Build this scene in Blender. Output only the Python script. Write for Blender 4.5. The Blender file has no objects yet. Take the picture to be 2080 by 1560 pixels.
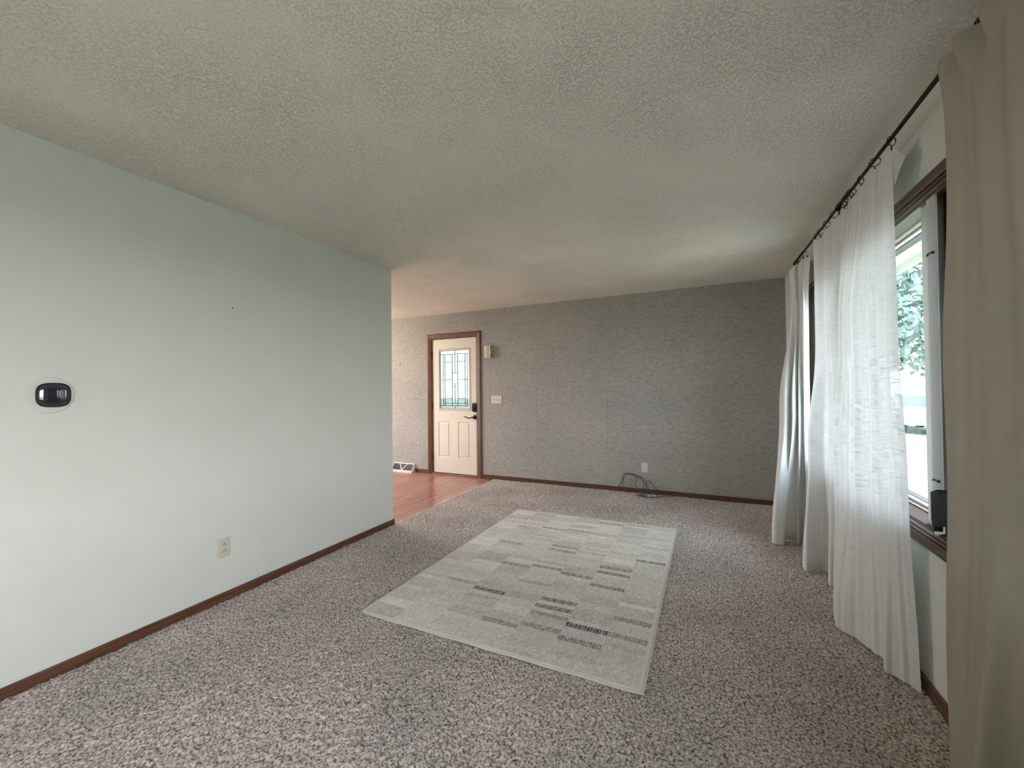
import bpy, bmesh, math, random
import numpy as np
from mathutils import Vector, Matrix
rnd = random.Random(7)
S = bpy.context.scene
C = S.collection

# ---------------------------------------------------------------- camera
F_PX, YAW, PITCH, ROLL, CAM_H = 813.67, 0.43788, 0.01245, -0.0117, 1.2839
fwd = Vector((-math.sin(YAW)*math.cos(PITCH), math.cos(YAW)*math.cos(PITCH), math.sin(PITCH)))
rgt = Vector((math.cos(YAW), math.sin(YAW), 0)); upv = rgt.cross(fwd)
r2 = rgt*math.cos(ROLL)+upv*math.sin(ROLL); u2 = -rgt*math.sin(ROLL)+upv*math.cos(ROLL)
cam_d = bpy.data.cameras.new('camera'); cam = bpy.data.objects.new('camera', cam_d); C.objects.link(cam)
M = Matrix.Identity(4)
for i in range(3):
    M[i][0] = r2[i]; M[i][1] = u2[i]; M[i][2] = -fwd[i]
M[2][3] = CAM_H
cam.matrix_world = M
cam_d.sensor_width = 36; cam_d.lens = F_PX/2080*36; cam_d.clip_start = .02; cam_d.clip_end = 400
S.camera = cam
# ---------------------------------------------------------------- world, light, exposure
S.view_settings.view_transform = 'Standard'; S.view_settings.look = 'None'
S.view_settings.gamma = 1; S.view_settings.use_curve_mapping = False
S.view_settings.exposure = 0.92
W = bpy.data.worlds.new('overcast_sky'); S.world = W; W.use_nodes = True
wn = W.node_tree.nodes; wl = W.node_tree.links
bg = wn['Background']; bg.inputs['Strength'].default_value = 10.0
tc = wn.new('ShaderNodeTexCoord'); sx = wn.new('ShaderNodeSeparateXYZ'); rmp = wn.new('ShaderNodeValToRGB')
wl.new(tc.outputs['Generated'], sx.inputs[0]); wl.new(sx.outputs['Z'], rmp.inputs[0]); wl.new(rmp.outputs[0], bg.inputs[0])
rmp.color_ramp.elements[0].position = 0.0; rmp.color_ramp.elements[0].color = (.94, .915, .96, 1)
rmp.color_ramp.elements[1].position = 1.0; rmp.color_ramp.elements[1].color = (.66, .80, 1.04, 1)

def area(name, loc, rot, sx_, sy_, power=0, col=(1, 1, 1), portal=False):
    l = bpy.data.lights.new(name, 'AREA'); l.shape = 'RECTANGLE'; l.size = sx_; l.size_y = sy_
    l.energy = power; l.color = col
    if portal: l.cycles.is_portal = True
    o = bpy.data.objects.new(name, l); o.location = loc; o.rotation_euler = rot; C.objects.link(o); return o
PI = math.pi
# room dimensions
L = -2.678; YC = 2.999; D = 5.091; R = 0.842; H = 2.44
YB = -2.6; HX = -6.6; HY = 1.4          # wall behind the camera, far side of the entry hall, its near side
WY0, WY1, WZ0, WZ1 = 1.25, 3.95, .69, 2.035   # window opening
# sky portals: one in each window opening, hall and rear ones added
area('window_portal', (R+.20, (WY0+WY1)/2, (WZ0+WZ1)/2), (0, PI/2, 0), WZ1-WZ0, WY1-WY0, portal=True)
area('added_hall_portal', (HX-.06, 3.35, 1.35), (0, -PI/2, 0), 1.5, 2.1, portal=True)
area('added_rear_portal', (R+.20, -.85, 1.36), (0, PI/2, 0), 1.34, 2.1, portal=True)
sun_l = bpy.data.lights.new('sun', 'SUN'); sun_l.energy = 7.0; sun_l.angle = .02; sun_l.color = (1, .84, .66)
sun = bpy.data.objects.new('sun', sun_l); C.objects.link(sun); sun.rotation_euler = (math.radians(10), math.radians(-44), 0)

# added unseen warm point light brightening the entry hall, round the left wall corner
hl = bpy.data.lights.new('added_hall_light', 'POINT'); hl.energy = 32; hl.color = (1, .85, .71); hl.shadow_soft_size = .14
hlo = bpy.data.objects.new('added_hall_light', hl); hlo.location = (-5.1, 3.9, 2.16); C.objects.link(hlo)
# ---------------------------------------------------------------- material helpers
def lin(c):
    return tuple(((v/255)/12.92 if v/255 <= .04045 else ((v/255+.055)/1.055)**2.4) for v in c)
def mat(name, col=(.5, .5, .5), rough=.6, metal=0, spec=.5, noise=None, bump=None, ramp=None, obj_var=0):
    """noise=(scale,detail,mapping scale) ; ramp=(colour a, colour b, pos a, pos b); bump=(scale,strength,distance)"""
    m = bpy.data.materials.new(name); m.use_nodes = True
    n = m.node_tree.nodes; l = m.node_tree.links; b = n['Principled BSDF']
    b.inputs['Base Color'].default_value = (*col, 1); b.inputs['Roughness'].default_value = rough
    b.inputs['Metallic'].default_value = metal; b.inputs['Specular IOR Level'].default_value = spec
    tc = n.new('ShaderNodeTexCoord'); out = None
    if noise:
        mp = n.new('ShaderNodeMapping'); mp.inputs['Scale'].default_value = noise[2]
        nz = n.new('ShaderNodeTexNoise'); nz.inputs['Scale'].default_value = noise[0]; nz.inputs['Detail'].default_value = noise[1]
        nz.inputs['Roughness'].default_value = .62
        l.new(tc.outputs['Object'], mp.inputs[0]); l.new(mp.outputs[0], nz.inputs['Vector'])
        r = n.new('ShaderNodeValToRGB'); a, bb, pa, pb = ramp
        r.color_ramp.elements[0].position = pa; r.color_ramp.elements[0].color = (*a, 1)
        r.color_ramp.elements[1].position = pb; r.color_ramp.elements[1].color = (*bb, 1)
        l.new(nz.outputs['Fac'], r.inputs[0]); out = r.outputs[0]
        if obj_var:
            oi = n.new('ShaderNodeObjectInfo'); hs = n.new('ShaderNodeHueSaturation')
            mr = n.new('ShaderNodeMapRange'); mr.inputs['To Min'].default_value = 1-obj_var; mr.inputs['To Max'].default_value = 1+obj_var
            l.new(oi.outputs['Random'], mr.inputs[0]); l.new(mr.outputs[0], hs.inputs['Value']); l.new(out, hs.inputs['Color'])
            ad = n.new('ShaderNodeVectorMath'); ad.operation = 'ADD'
            sc = n.new('ShaderNodeMath'); sc.operation = 'MULTIPLY'; sc.inputs[1].default_value = 37
            l.new(oi.outputs['Random'], sc.inputs[0]); l.new(tc.outputs['Object'], ad.inputs[0]); l.new(sc.outputs[0], ad.inputs[1])
            l.new(ad.outputs[0], mp.inputs[0]); out = hs.outputs[0]
        l.new(out, b.inputs['Base Color'])
    if bump:
        bz = n.new('ShaderNodeTexNoise'); bz.inputs['Scale'].default_value = bump[0]; bz.inputs['Detail'].default_value = 3
        bp = n.new('ShaderNodeBump'); bp.inputs['Strength'].default_value = bump[1]; bp.inputs['Distance'].default_value = bump[2]
        l.new(tc.outputs['Object'], bz.inputs['Vector']); l.new(bz.outputs['Fac'], bp.inputs['Height']); l.new(bp.outputs[0], b.inputs['Normal'])
    return m
def nt(m): return m.node_tree.nodes, m.node_tree.links, m.node_tree.nodes['Principled BSDF']

# painted walls
m_wall = mat('wall_paint', (.61, .635, .575), .85, spec=.25, noise=(3, 2, (1, 1, 1)), ramp=((.61, .625, .56), (.635, .645, .585), .3, .7), bump=(180, .12, .002))
m_wall2 = mat('wall_paint_plain', (.70, .69, .64), .85, spec=.25, bump=(180, .12, .002))
# ceiling, knock-down / popcorn
m_ceil = mat('textured_ceiling', (.80, .765, .68), .95, spec=.1)
n, l, b = nt(m_ceil)
tcn = n.new('ShaderNodeTexCoord'); v1 = n.new('ShaderNodeTexNoise'); v1.inputs['Scale'].default_value = 120; v1.inputs['Detail'].default_value = 3; v1.inputs['Roughness'].default_value = .6
r1 = n.new('ShaderNodeValToRGB'); r1.color_ramp.elements[0].position = .5; r1.color_ramp.elements[1].position = .68
v2 = n.new('ShaderNodeTexNoise'); v2.inputs['Scale'].default_value = 2.2; v2.inputs['Detail'].default_value = 2
mrr = n.new('ShaderNodeMapRange'); mrr.inputs['From Min'].default_value = .35; mrr.inputs['From Max'].default_value = .65; mrr.inputs['To Min'].default_value = .35; mrr.inputs['To Max'].default_value = 1
bp = n.new('ShaderNodeBump'); bp.inputs['Strength'].default_value = .85; bp.inputs['Distance'].default_value = .006
l.new(tcn.outputs['Object'], v1.inputs['Vector']); l.new(tcn.outputs['Object'], v2.inputs['Vector'])
l.new(v1.outputs['Fac'], r1.inputs[0]); ml = n.new('ShaderNodeMath'); ml.operation = 'MULTIPLY'
l.new(v2.outputs['Fac'], mrr.inputs[0]); l.new(r1.outputs[0], ml.inputs[0]); l.new(mrr.outputs[0], ml.inputs[1])
l.new(ml.outputs[0], bp.inputs['Height']); l.new(bp.outputs[0], b.inputs['Normal'])
# grasscloth wallpaper
m_paper = mat('grasscloth_wallpaper', (.4, .4, .38), .8, spec=.2)
n, l, b = nt(m_paper)
tcn = n.new('ShaderNodeTexCoord')
def streak(sc, mp3, lo, hi, pa, pb, det=3):
    mp = n.new('ShaderNodeMapping'); mp.inputs['Scale'].default_value = mp3
    z = n.new('ShaderNodeTexNoise'); z.inputs['Scale'].default_value = sc; z.inputs['Detail'].default_value = det
    rr = n.new('ShaderNodeValToRGB'); e = rr.color_ramp.elements
    e[0].position = pa; e[0].color = (*lo, 1); e[1].position = pb; e[1].color = (*hi, 1)
    l.new(tcn.outputs['Object'], mp.inputs[0]); l.new(mp.outputs[0], z.inputs['Vector']); l.new(z.outputs['Fac'], rr.inputs[0]); return rr, z
sa, za = streak(1, (20, 20, 470), (.235, .226, .206), (.45, .436, .405), .30, .66)
sb, zb = streak(1, (15, 15, 280), (.66, .65, .64), (1, 1, 1), .33, .43, 2)
sc_, zc = streak(1, (1.2, 1.2, 1.6), (.93, .94, .95), (1.05, 1.02, 1.0), .3, .7, 1)
mx = n.new('ShaderNodeMix'); mx.data_type = 'RGBA'; mx.blend_type = 'MULTIPLY'; mx.inputs[0].default_value = 1
mx2 = n.new('ShaderNodeMix'); mx2.data_type = 'RGBA'; mx2.blend_type = 'MULTIPLY'; mx2.inputs[0].default_value = 1
l.new(sa.outputs[0], mx.inputs[6]); l.new(sb.outputs[0], mx.inputs[7]); l.new(mx.outputs[2], mx2.inputs[6]); l.new(sc_.outputs[0], mx2.inputs[7])
l.new(mx2.outputs[2], b.inputs['Base Color'])
bp = n.new('ShaderNodeBump'); bp.inputs['Strength'].default_value = .4; bp.inputs['Distance'].default_value = .002
l.new(za.outputs['Fac'], bp.inputs['Height']); l.new(bp.outputs[0], b.inputs['Normal'])
# carpet pile
m_carpet = mat('carpet_pile', (.2, .18, .17), .95, spec=.05)
n, l, b = nt(m_carpet)
tcn = n.new('ShaderNodeTexCoord')
z1 = n.new('ShaderNodeTexNoise'); z1.inputs['Scale'].default_value = 95; z1.inputs['Detail'].default_value = 4; z1.inputs['Roughness'].default_value = .75
z2 = n.new('ShaderNodeTexNoise'); z2.inputs['Scale'].default_value = 1.7; z2.inputs['Detail'].default_value = 2
ra = n.new('ShaderNodeValToRGB'); e = ra.color_ramp.elements
e[0].position = .37; e[0].color = (.09, .073, .064, 1); e[1].position = .59; e[1].color = (.86, .77, .71, 1)
rb = n.new('ShaderNodeValToRGB'); e = rb.color_ramp.elements
e[0].position = .35; e[0].color = (.86, .86, .86, 1); e[1].position = .65; e[1].color = (1.08, 1.06, 1.04, 1)
mx = n.new('ShaderNodeMix'); mx.data_type = 'RGBA'; mx.blend_type = 'MULTIPLY'; mx.inputs[0].default_value = 1
for a_, b_ in ((tcn.outputs['Object'], z1.inputs['Vector']), (tcn.outputs['Object'], z2.inputs['Vector']), (z1.outputs['Fac'], ra.inputs[0]), (z2.outputs['Fac'], rb.inputs[0]), (ra.outputs[0], mx.inputs[6]), (rb.outputs[0], mx.inputs[7]), (mx.outputs[2], b.inputs['Base Color'])): l.new(a_, b_)
bp = n.new('ShaderNodeBump'); bp.inputs['Strength'].default_value = .7; bp.inputs['Distance'].default_value = .006
l.new(z1.outputs['Fac'], bp.inputs['Height']); l.new(bp.outputs[0], b.inputs['Normal'])
# woods
def wood(name, a, b_, sc, rough=.42, bumpd=.1, ov=0, det=6, spec=.5):
    return mat(name, a, rough, spec=spec, noise=(1, det, sc), ramp=(a, b_, .3, .7), obj_var=ov)
m_base_y = wood('stained_baseboard', (.045, .017, .008), (.15, .062, .03), (60, 3, 90))
m_base_x = wood('stained_baseboard_back', (.045, .017, .008), (.13, .055, .028), (3, 60, 90))
m_door_trim = wood('stained_door_casing', (.05, .017, .007), (.16, .06, .026), (40, 40, 4))
m_win_h = wood('walnut_window_trim', (.035, .02, .013), (.13, .075, .045), (80, 2.5, 80), .38)
m_sill = wood('walnut_sill', (.035, .02, .013), (.11, .062, .038), (80, 2.5, 80), .6, spec=.2)
m_win_v = wood('walnut_window_post', (.04, .022, .014), (.13, .075, .045), (60, 60, 3), .4)
m_sash = wood('oak_sash', (.10, .055, .03), (.22, .12, .065), (60, 4, 60), .4)
m_lam = wood('cherry_laminate', (.30, .125, .085), (.50, .25, .185), (34, 1.3, 10), .24, ov=.13, det=5)
m_grey_post = mat('grey_mullion_paint', (.42, .43, .42), .5)
m_taupe = mat('taupe_sash_paint', (.40, .36, .31), .5)
m_white = mat('white_vinyl', (.78, .78, .74), .4)
m_seal = mat('dark_weatherstrip', (.02, .02, .03), .7)
m_black = mat('black_metal', (.012, .011, .011), .38, metal=.6)
m_bronze = mat('dark_bronze', (.02, .016, .014), .35, metal=.5)
m_blackpl = mat('black_plastic', (.008, .008, .009), .5, spec=.3)
m_door = mat('cream_door_paint', (.70, .64, .53), .45, bump=(60, .05, .002))
m_ivory = mat('ivory_plastic', (.56, .52, .42), .4)
m_cream = mat('cream_plastic', (.66, .58, .42), .42)
m_cream2 = mat('tan_plastic', (.50, .40, .24), .45)
m_hole = mat('dark_slot', (.02, .015, .01), .8)
m_vent = mat('white_enamel', (.75, .74, .70), .35)
m_mesh = mat('grey_vent_louver', (.30, .30, .29), .5)
m_came = mat('lead_came', (.03, .03, .035), .45, metal=.5)
m_litef = mat('lite_frame', (.62, .58, .50), .45)
m_glossblk = mat('black_glass', (.01, .012, .02), .04, spec=.9)
m_glossblk.node_tree.nodes['Principled BSDF'].inputs['Coat Weight'].default_value = 1
m_plate = mat('backplate_plastic', (.60, .63, .56), .5)
m_cable = mat('grey_coax', (.06, .065, .06), .45)
m_cable2 = mat('clear_grey_wire', (.30, .29, .27), .4)
m_strip = mat('brushed_metal_strip', (.75, .75, .74), .22, metal=1)
m_copper = wood('threshold_wood', (.16, .07, .035), (.3, .14, .075), (3, 60, 60), .3)

def glass(name, clear=.92, tint=(1, 1, 1), rough=0.0, frost=0, fcol=(.9, .9, .9)):
    m = bpy.data.materials.new(name); m.use_nodes = True; n = m.node_tree.nodes; l = m.node_tree.links
    n.remove(n['Principled BSDF']); o = n['Material Output']
    t = n.new('ShaderNodeBsdfTransparent'); t.inputs[0].default_value = (*tint, 1)
    g = n.new('ShaderNodeBsdfGlossy'); g.inputs['Roughness'].default_value = rough
    mx = n.new('ShaderNodeMixShader'); mx.inputs[0].default_value = 1-clear
    l.new(t.outputs[0], mx.inputs[1]); l.new(g.outputs[0], mx.inputs[2]); res = mx.outputs[0]
    if frost:
        tr = n.new('ShaderNodeBsdfTranslucent'); tr.inputs[0].default_value = (*fcol, 1)
        m2 = n.new('ShaderNodeMixShader'); m2.inputs[0].default_value = frost
        l.new(res, m2.inputs[1]); l.new(tr.outputs[0], m2.inputs[2]); res = m2.outputs[0]
    l.new(res, o.inputs[0]); return m
m_glass = glass('window_glass', .93, (.74, .80, .81))
m_screen = glass('insect_screen_mesh', .45, rough=.6)
m_art_a = glass('seeded_glass', .9, (.34, .38, .39), .1, frost=.35, fcol=(.48, .52, .53))
m_art_b = glass('clear_bevel_glass', .88, (.38, .42, .42), .05, frost=.2, fcol=(.35, .38, .38))

# linen curtain: thin cloth, part reflects, part passes light; slub threads run along U
def cloth(name, trans, see, base=(.78, .77, .745)):
    m = bpy.data.materials.new(name); m.use_nodes = True; n = m.node_tree.nodes; l = m.node_tree.links
    n.remove(n['Principled BSDF']); o = n['Material Output']
    uv = n.new('ShaderNodeUVMap'); mp = n.new('ShaderNodeMapping'); mp.inputs['Scale'].default_value = (16, 290, 1)
    z = n.new('ShaderNodeTexNoise'); z.inputs['Scale'].default_value = 1; z.inputs['Detail'].default_value = 3
    l.new(uv.outputs[0], mp.inputs[0]); l.new(mp.outputs[0], z.inputs['Vector'])
    rr = n.new('ShaderNodeValToRGB'); e = rr.color_ramp.elements
    e[0].position = .46; e[0].color = (1, 1, 1, 1); e[1].position = .66; e[1].color = (.22, .22, .24, 1)
    l.new(z.outputs['Fac'], rr.inputs[0])
    d = n.new('ShaderNodeBsdfDiffuse'); d.inputs[0].default_value = (*base, 1)
    t = n.new('ShaderNodeBsdfTranslucent')
    mc = n.new('ShaderNodeMix'); mc.data_type = 'RGBA'; mc.blend_type = 'MULTIPLY'; mc.inputs[0].default_value = 1
    mc.inputs[6].default_value = (*base, 1); l.new(rr.outputs[0], mc.inputs[7]); l.new(mc.outputs[2], t.inputs[0])
    a = n.new('ShaderNodeMixShader'); a.inputs[0].default_value = trans
    l.new(d.outputs[0], a.inputs[1]); l.new(t.outputs[0], a.inputs[2])
    tp = n.new('ShaderNodeBsdfTransparent'); q = n.new('ShaderNodeMixShader')
    mm = n.new('ShaderNodeMath'); mm.operation = 'MULTIPLY'; mm.inputs[1].default_value = see
    l.new(rr.outputs[0], mm.inputs[0]); l.new(mm.outputs[0], q.inputs[0])
    l.new(a.outputs[0], q.inputs[1]); l.new(tp.outputs[0], q.inputs[2]); l.new(q.outputs[0], o.inputs[0])
    mp2 = n.new('ShaderNodeMapping'); mp2.inputs['Scale'].default_value = (500, 500, 1)
    w = n.new('ShaderNodeTexNoise'); w.inputs['Scale'].default_value = 1; l.new(uv.outputs[0], mp2.inputs[0]); l.new(mp2.outputs[0], w.inputs['Vector'])
    bp = n.new('ShaderNodeBump'); bp.inputs['Strength'].default_value = .25; bp.inputs['Distance'].default_value = .001
    l.new(w.outputs['Fac'], bp.inputs['Height']); l.new(bp.outputs[0], d.inputs['Normal'])
    return m
m_sheer = cloth('sheer_linen', .215, .04)
m_linen_shaded = cloth('shaded_linen', .08, .0, (.45, .41, .34))  # near panel's dimness put into the base colour, darker than the other panels

# ---------------------------------------------------------------- mesh helpers
def link(name, me, m=None, parent=None, smooth=False):
    o = bpy.data.objects.new(name, me); C.objects.link(o)
    if m: me.materials.append(m)
    if parent: o.parent = parent
    if smooth:
        for p in me.polygons: p.use_smooth = True
    return o
def from_bm(name, bm, m=None, parent=None, smooth=False):
    me = bpy.data.meshes.new(name); bmesh.ops.recalc_face_normals(bm, faces=bm.faces); bm.to_mesh(me); bm.free()
    return link(name, me, m, parent, smooth)
def pyd(name, V, Fs, m=None, parent=None, smooth=False):
    me = bpy.data.meshes.new(name); me.from_pydata([tuple(v) for v in V], [], Fs); me.update()
    return link(name, me, m, parent, smooth)
def add_box(bm, x0, x1, y0, y1, z0, z1, bev=0, seg=1):
    r = bmesh.ops.create_cube(bm, size=1)
    for v in r['verts']:
        v.co = Vector(((x0+x1)/2+v.co.x*(x1-x0), (y0+y1)/2+v.co.y*(y1-y0), (z0+z1)/2+v.co.z*(z1-z0)))
    if bev:
        ed = list({e for v in r['verts'] for e in v.link_edges})
        bmesh.ops.bevel(bm, geom=ed, offset=bev, segments=seg, affect='EDGES', profile=.5)
def box(name, x0, x1, y0, y1, z0, z1, m=None, parent=None, bev=0, seg=1):
    bm = bmesh.new(); add_box(bm, x0, x1, y0, y1, z0, z1, bev, seg); return from_bm(name, bm, m, parent)
def boxes(name, lst, m=None, parent=None, bev=0):
    bm = bmesh.new()
    for a in lst: add_box(bm, *a, bev)
    return from_bm(name, bm, m, parent)
def add_tube(bm, pts, r, seg=8, closed=False):
    pts = [Vector(p) for p in pts]; n_ = len(pts); rings = []
    rr = r if isinstance(r, (list, tuple)) else [r]*n_
    for i, p in enumerate(pts):
        if closed: t = pts[(i+1) % n_]-pts[i-1]
        else: t = pts[min(i+1, n_-1)]-pts[max(i-1, 0)]
        t.normalize(); up = Vector((0, 0, 1)) if abs(t.z) < .95 else Vector((1, 0, 0))
        a = t.cross(up).normalized(); b_ = a.cross(t)
        rings.append([bm.verts.new(p+(a*math.cos(2*PI*k/seg)+b_*math.sin(2*PI*k/seg))*rr[i]) for k in range(seg)])
    for i in range(n_ if closed else n_-1):
        A = rings[i]; B = rings[(i+1) % n_]
        for k in range(seg): bm.faces.new((A[k], A[(k+1) % seg], B[(k+1) % seg], B[k]))
    if not closed: bm.faces.new(rings[0][::-1]); bm.faces.new(rings[-1])
def tube(name, pts, r, m=None, parent=None, seg=8, closed=False):
    bm = bmesh.new(); add_tube(bm, pts, r, seg, closed); return from_bm(name, bm, m, parent, True)
def empty(name, loc, label=None, cat=None, group=None, kind=None):
    o = bpy.data.objects.new(name, None); C.objects.link(o); o.location = loc; o.empty_display_size = .05
    return tag(o, label, cat, group, kind)
def tag(o, label=None, cat=None, group=None, kind=None):
    if label: o['label'] = label
    if cat: o['category'] = cat
    if group: o['group'] = group
    if kind: o['kind'] = kind
    return o
def adopt(root):
    """world-space children keep their place under an offset empty"""
    bpy.context.view_layer.update()
    for ch in root.children: ch.matrix_parent_inverse = root.matrix_world.inverted()
def struct(o): o['kind'] = 'structure'; return o
def cat_rom(P, n_):
    """Catmull-Rom through the control points, n_ samples"""
    P = np.asarray(P, float); k = len(P)
    Q = np.vstack([2*P[0]-P[1], P, 2*P[-1]-P[-2]])
    t = np.linspace(0, k-1-1e-9, n_); i = t.astype(int); f = (t-i)[:, None]
    a, b_, c, d = Q[i], Q[i+1], Q[i+2], Q[i+3]
    return .5*((2*b_)+(-a+c)*f+(2*a-5*b_+4*c-d)*f**2+(-a+3*b_-3*c+d)*f**3)
def sweep_frame(names, fmap, a0, a1, b0, b1, prof, m_list, parent, sides=(0, 1, 2, 3), labels=None):
    """mitred moulding round the rectangle a0..a1 x b0..b1; profile points are (outward, proud)"""
    cs = [(a0, b0, -1, -1), (a1, b0, 1, -1), (a1, b1, 1, 1), (a0, b1, -1, 1)]; out = []
    for s in sides:
        V = []; A = cs[s]; B = cs[(s+1) % 4]; n_ = len(prof)
        for (ca, cb, da, db) in (A, B):
            for (w, d) in prof: V.append(fmap(ca+da*w, cb+db*w, d))
        Fs = [(i, (i+1) % n_, n_+(i+1) % n_, n_+i) for i in range(n_)]+[tuple(range(n_))[::-1], tuple(range(n_, 2*n_))]
        o = pyd(names[s] if isinstance(names, (list, tuple)) else names, V, Fs, m_list[s % len(m_list)], parent)
        bm = bmesh.new(); bm.from_mesh(o.data); bmesh.ops.recalc_face_normals(bm, faces=bm.faces); bm.to_mesh(o.data); bm.free()
        out.append(o)
    return out

# ---------------------------------------------------------------- room shell
fl = struct(box('floor', HX-.2, R+.2, YB-.2, D+.2, -.12, -.03, m_wall2))
ce = struct(box('ceiling', HX-.2, R+.2, YB-.2, D+.2, H, H+.12, m_ceil))
wl_ = struct(box('wall_left', L-.12, L, YB, YC, -.03, H, m_wall))
DX0, DX1, DZ1 = -3.762, -2.943, 2.07
wb = struct(boxes('wall_back', [(HX-.2, DX0, D, D+.16, -.03, H), (DX1, R+.2, D, D+.16, -.03, H), (DX0, DX1, D, D+.16, DZ1, H)], m_paper))
BWy0, BWy1 = -1.9, .2          # unseen window added behind the camera for extra daylight
wr = struct(boxes('wall_right', [(R, R+.2, YB-.2, BWy0, -.03, H), (R, R+.2, BWy1, WY0, -.03, H), (R, R+.2, WY1, D, -.03, H)]+[(R, R+.2, a_, b_, -.03, WZ0) for a_, b_ in ((BWy0, BWy1), (WY0, WY1))]+[(R, R+.2, a_, b_, WZ1, H) for a_, b_ in ((BWy0, BWy1), (WY0, WY1))], m_wall))
struct(box('wall_front', HX-.2, R, YB-.12, YB, -.03, H, m_wall2))
hy0, hy1, hz0, hz1 = 2.3, 4.4, .6, 2.1
struct(boxes('wall_hall_left', [(HX-.12, HX, YB, hy0, -.03, H), (HX-.12, HX, hy1, D, -.03, H), (HX-.12, HX, hy0, hy1, -.03, hz0), (HX-.12, HX, hy0, hy1, hz1, H)], m_wall2))
struct(box('wall_hall_front', HX, L-.12, HY-.12, HY, -.03, H, m_wall2))
# wallpaper seams, thin raised joints on the back wall
for i, x in enumerate((-3.86, -2.02, -1.065, -.24)):
    if i == 0: continue
    box('wallpaper_seam', x-.0012, x+.0012, D-.0012, D, .06, H if i != 2 else H, m_hole if False else m_paper, wb)

# carpet: pile relief on a 9 mm grid, uneven at its edges
x0, x1, y0, y1 = L+.0, R, YB, D
st = .0095
nx = int((x1-x0)/st); ny = int((y1+.6)/st)
rs = np.random.RandomState(3)
gx = np.linspace(x0, x1, nx+1); gy = np.linspace(-.6, y1, ny+1)
X, Y = np.meshgrid(gx, gy)
Z = rs.rand(ny+1, nx+1)*.009-.0045+.0015*np.sin(X*7+Y*3)+.001*np.sin(Y*11-X*5)
X = X+(rs.rand(ny+1, nx+1)-.5)*.006; Y = Y+(rs.rand(ny+1, nx+1)-.5)*.006
X[:, 0] = x0-.004; Y[-1] = y1-.002
co = np.stack([X, Y, Z], -1).reshape(-1, 3).astype('f4')
idx = np.arange((nx+1)*(ny+1)).reshape(ny+1, nx+1)
q = np.stack([idx[:-1, :-1], idx[:-1, 1:], idx[1:, 1:], idx[1:, :-1]], -1).reshape(-1)
def fast_mesh(name, co, q):
    me = bpy.data.meshes.new(name); me.vertices.add(len(co)); me.vertices.foreach_set('co', co.ravel())
    nf = len(q)//4; me.loops.add(len(q)); me.loops.foreach_set('vertex_index', q.astype('i4'))
    me.polygons.add(nf); me.polygons.foreach_set('loop_start', np.arange(nf, dtype='i4')*4)
    me.update(calc_edges=True); me.validate(); return me
cp = link('carpet', fast_mesh('carpet', co, q), m_carpet, fl); cp['kind'] = 'stuff'; cp['label'] = 'mottled grey-brown cut-pile wall-to-wall carpet'
cb = box('carpet_backing', x0, R, YB, D, -.03, -.008, m_carpet, fl)

# cherry laminate in the entry: each plank its own piece
pw = .127; px = L-.018; k = 0
box('laminate_underlay', HX, L-.01, HY, D, -.03, -.022, m_hole, fl)
while px > HX:
    yy = HY-(k*.43) % 1.2
    while yy < D:
        a = max(yy, HY); b_ = min(yy+1.2, D)
        if b_-a > .03: box('plank', max(px-pw, HX)+.0006, px-.0006, a+.0006, b_-.0006, -.022, -.010, m_lam, fl, bev=.0012)
        yy += 1.2
    px -= pw; k += 1
struct(box('trim_transition', L-.022, L+.002, YC-.01, D-.012, -.02, -.001, m_strip, None, bev=.003))

# baseboards
def bb(name, x0, x1, y0, y1, m, z1=.055):
    return struct(box(name, x0, x1, y0, y1, -.012, z1, m, None, bev=.004, seg=2))
bb('baseboard_left', L, L+.012, YB, YC+.012, m_base_y, .053)
bb('baseboard_left_end', L-.12, L, YC, YC+.012, m_base_y, .053)
bb('baseboard_back', DX1+.070, R, D-.013, D, m_base_x)
bb('baseboard_back_entry', -4.085, DX0-.072, D-.013, D, m_base_x, .05)
bb('baseboard_back_far', HX, -4.50, D-.013, D, m_base_x, .05)
bb('baseboard_right', R-.013, R, YB, D-.013, m_base_y, .06)

# ---------------------------------------------------------------- window on the right wall
win = empty('window_1', (R, (WY0+WY1)/2, WZ0), kind='structure')
fm = lambda a, b_, d: (R-d, a, b_)
casing = [(0, -.004), (0, .006), (.007, .009), (.008, .005), (.015, .005), (.016, .013), (.022, .015), (.023, .009), (.030, .009), (.031, .018), (.037, .019), (.038, .016), (.066, .016), (.067, .020), (.074, .018), (.078, .012), (.078, 0), (.078, -.004)]
sweep_frame('casing', fm, WY0, WY1, WZ0, WZ1, casing, [m_win_h, m_win_v, m_win_h, m_win_v], win)
# jamb lining
T = .012
boxes_j = [(R, R+.2, WY0, WY1, WZ1-T, WZ1), (R, R+.2, WY0, WY1, WZ0, WZ0+T)]
for a in boxes_j: box('jamb_board', *a, m_win_h, win)
box('jamb_board', R, R+.2, WY0, WY0+T, WZ0+T, WZ1-T, m_win_v, win); box('jamb_board', R, R+.2, WY1-T, WY1, WZ0+T, WZ1-T, m_win_v, win)
muls = [(2.100, 2.166), (3.03, 3.10)]
for (a, b_) in muls:
    box('mullion', R+.002, R+.16, a+.006, b_-.006, WZ0+T, WZ1-T, m_win_v, win)
    box('mullion_face', R-.004, R+.003, a, b_, WZ0+T, WZ1-T, m_grey_post, win, bev=.001)
    box('weatherstrip', R+.0, R+.012, b_, b_+.006, WZ0+T, WZ1-T, m_seal, win)
units = [(WY0+T, 2.111), (2.169, 3.036), (3.094, WY1-T)]
gx_ = R+.105
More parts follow.
